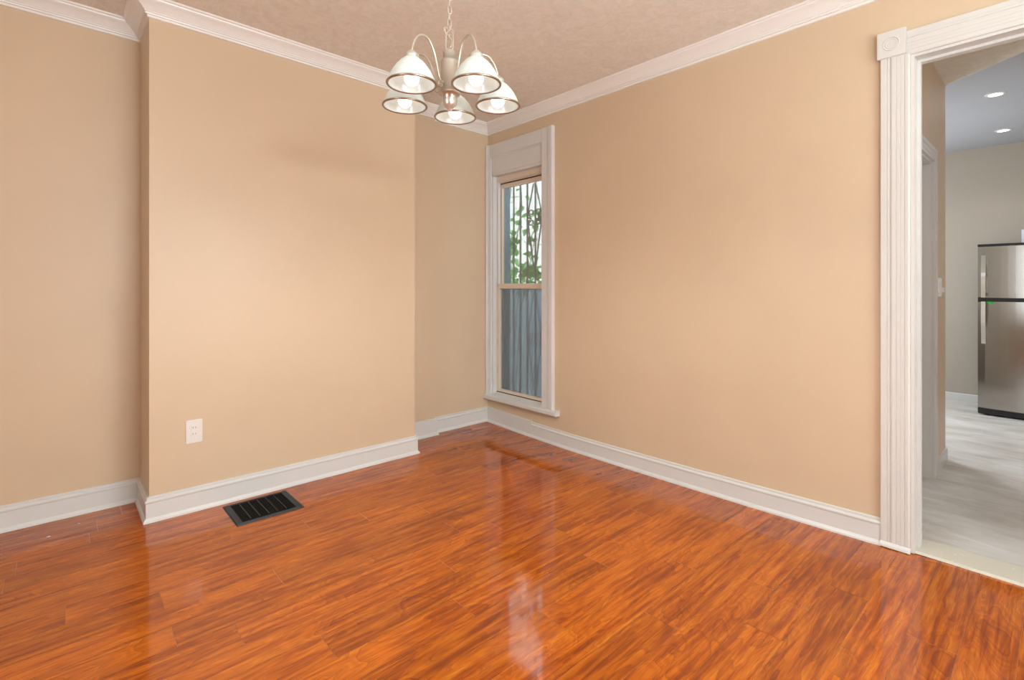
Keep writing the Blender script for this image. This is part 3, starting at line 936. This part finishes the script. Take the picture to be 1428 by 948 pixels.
m = MB(); m.bbox((0, 0, 0), (0.30, -0.22, 0.125), 0.003); m.box((0.02, -0.108, 0.125), (0.28, -0.112, 0.1262))
bx = m.build('carton', M['card']); bx.location = (3.66, -3.254, 1.6125)
tag(bx, 'white carton standing on top of the refrigerator', 'box')

# ------------------------------------------------------------------ small wall and floor things
oy = BY
ot = thing('wall_outlet', 'white duplex outlet plate low on the chimney breast wall', 'outlet', (-2.3465, oy, 0.430))
m = MB(); m.bbox((-0.039, -0.006, -0.0625), (0.039, 0.0, 0.0625), 0.003); m.build('cover_plate', M['plate'], ot)
m = MB(); m.bbox((-0.0165, -0.0085, -0.034), (0.0165, -0.004, 0.034), 0.0015); rc = m.build('receptacle', M['plate'], ot)
for zz in (0.017, -0.017):
    for xx, hh in ((-0.0065, 0.0045), (0.0065, 0.0038)):
        m = MB(); m.box((xx - 0.0011, -0.0089, zz + 0.001 - hh + 0.003), (xx + 0.0011, -0.0084, zz + 0.001 + hh + 0.003)); m.build('slot', M['slot'], rc)
    m = MB(); m.lathe([(0.0, 0.0), (0.0028, 0.0), (0.0028, 0.0006)], (0, 0, 0), 12)
    o = m.build('ground_hole', M['slot'], rc); o.rotation_euler = (PI / 2, 0, 0); o.location = (0, -0.0083, zz - 0.007)
for zz in (0.003, -0.003):
    m = MB(); m.box((-0.006, -0.0098, zz - 0.0022), (0.006, -0.0084, zz + 0.0022)); m.build('reset_button', M['plate'], rc)

sw = thing('light_switch', 'white double switch plate on the passage wall by the door', 'light switch', (1.375, SY, 1.211))
m = MB(); m.bbox((-0.0, -0.007, -0.062), (0.165, 0.0, 0.062), 0.003); m.build('cover_plate', M['switch'], sw)
m = MB(); m.prism([(-0.007, 0.034), (-0.010, 0.034), (-0.014, -0.034), (-0.007, -0.034)], 'x', 0.022, 0.058); m.build('rocker', M['switch'], sw)
m = MB(); m.bbox((0.095, -0.011, -0.034), (0.130, -0.006, 0.034), 0.002); dm = m.build('dimmer', M['switch'], sw)
m = MB(); m.bbox((0.099, -0.026, -0.034), (0.127, -0.010, -0.002), 0.003); m.build('slider', M['switch'], dm)

vx0, vx1, vy0, vy1 = -2.225, -1.889, -0.706, -0.408
vt = thing('floor_vent', 'black metal floor vent near the chimney breast', 'vent', ((vx0 + vx1) / 2, (vy0 + vy1) / 2, 0))
hx, hy = (vx1 - vx0) / 2, (vy1 - vy0) / 2
m = MB()
fw, fh = 0.034, 0.020          # flange widths: sides, long edges
outer = [(-hx, -hy), (hx, -hy), (hx, hy), (-hx, hy)]
mid = [(-hx + 0.006, -hy + 0.006), (hx - 0.006, -hy + 0.006), (hx - 0.006, hy - 0.006), (-hx + 0.006, hy - 0.006)]
inn = [(-hx + fw, -hy + fh + 0.006), (hx - fw, -hy + fh + 0.006), (hx - fw, hy - fh), (-hx + fw, hy - fh)]
v = [(x, y, 0.0005) for x, y in outer] + [(x, y, 0.0065) for x, y in mid] + [(x, y, 0.0045) for x, y in inn] + [(x, y, 0.0012) for x, y in inn]
f = []
for a in range(3):
    for j in range(4): f.append((a * 4 + j, a * 4 + (j + 1) % 4, (a + 1) * 4 + (j + 1) % 4, (a + 1) * 4 + j))
m.add(v, f); m.build('frame', M['ventframe'], vt)
m = MB(); m.box((-hx + fw - 0.004, -hy + fh, 0.0006), (hx - fw + 0.004, hy - fh + 0.004, 0.0012)); m.build('duct_opening', M['duct'], vt)
iw = 2 * (hx - fw)
for i in range(5):
    xx = -hx + fw + iw * (i + 1) / 6
    m = MB(); m.box((xx - 0.0009, -hy + fh + 0.030, 0.0012), (xx + 0.0009, hy - fh, 0.0044)); m.build('fin', M['fin'], vt)
m = MB()
for i in range(24):
    xx = -hx + fw + iw * (i + 0.5) / 24
    m.prism([(xx - 0.003, 0.0012), (xx + 0.001, 0.0012), (xx + 0.003, 0.0034), (xx - 0.001, 0.0034)], 'y', -hy + fh + 0.006, hy - fh)
m.build('louvre', M['louvre'], vt)

# recessed lights in the kitchen ceiling
RL = [(2.305, -3.172, 'recessed ceiling light nearer the doorway'), (3.565, -3.140, 'recessed ceiling light nearer the back wall')]
first = None
for x, y, lab in RL:
    if first is None:
        first = thing('recessed_light', 'round lit ' + lab + ' in the kitchen', 'ceiling light', (x, y, KC), 'kitchen recessed lights')
        m = MB(); m.lathe([(0.040, -0.004), (0.042, -0.006), (0.058, -0.004), (0.062, 0.0)], n=32); m.build('trim_ring', M['white'], first)
        m = MB(); m.lathe([(0.0, -0.0045), (0.041, -0.0045)], n=32, smooth=False); m.build('lens', M['lens'], first)
        t = first
    else:
        t = copy_tree(first); t.location = (x, y, KC); t['label'] = 'round lit ' + lab + ' in the kitchen'
for x, y in ((2.305, -3.172), (3.565, -3.140), (2.9, -4.6)):
    l = bpy.data.lights.new('downlight_beam', 'SPOT'); l.energy = 16; l.spot_size = math.radians(125); l.spot_blend = 0.8; l.shadow_soft_size = 0.05; l.color = (0.95, 0.97, 1.0)
    o = bpy.data.objects.new('downlight_beam', l); C.objects.link(o); o.location = (x, y, KC - 0.02)

# scraps on the floor at the left
random.seed(5)
for x, y, s, lab in ((-2.93, -0.20, 0.005, 'tiny white paper scrap on the floor nearer the left frame edge'), (-2.815, -0.12, 0.004, 'tiny white paper scrap on the floor nearer the chimney breast')):
    m = MB(); k = 7
    ring_ = [(s * (0.6 + 0.6 * random.random()) * math.cos(2 * PI * i / k) * 1.6, s * (0.6 + 0.5 * random.random()) * math.sin(2 * PI * i / k)) for i in range(k)]
    m.prism(ring_, 'z', 0.0, 0.0012); o = m.build('paper_scrap', M['card']); o.location = (x, y, 0.0003); tag(o, lab, 'scrap')
bpy.context.view_layer.update()
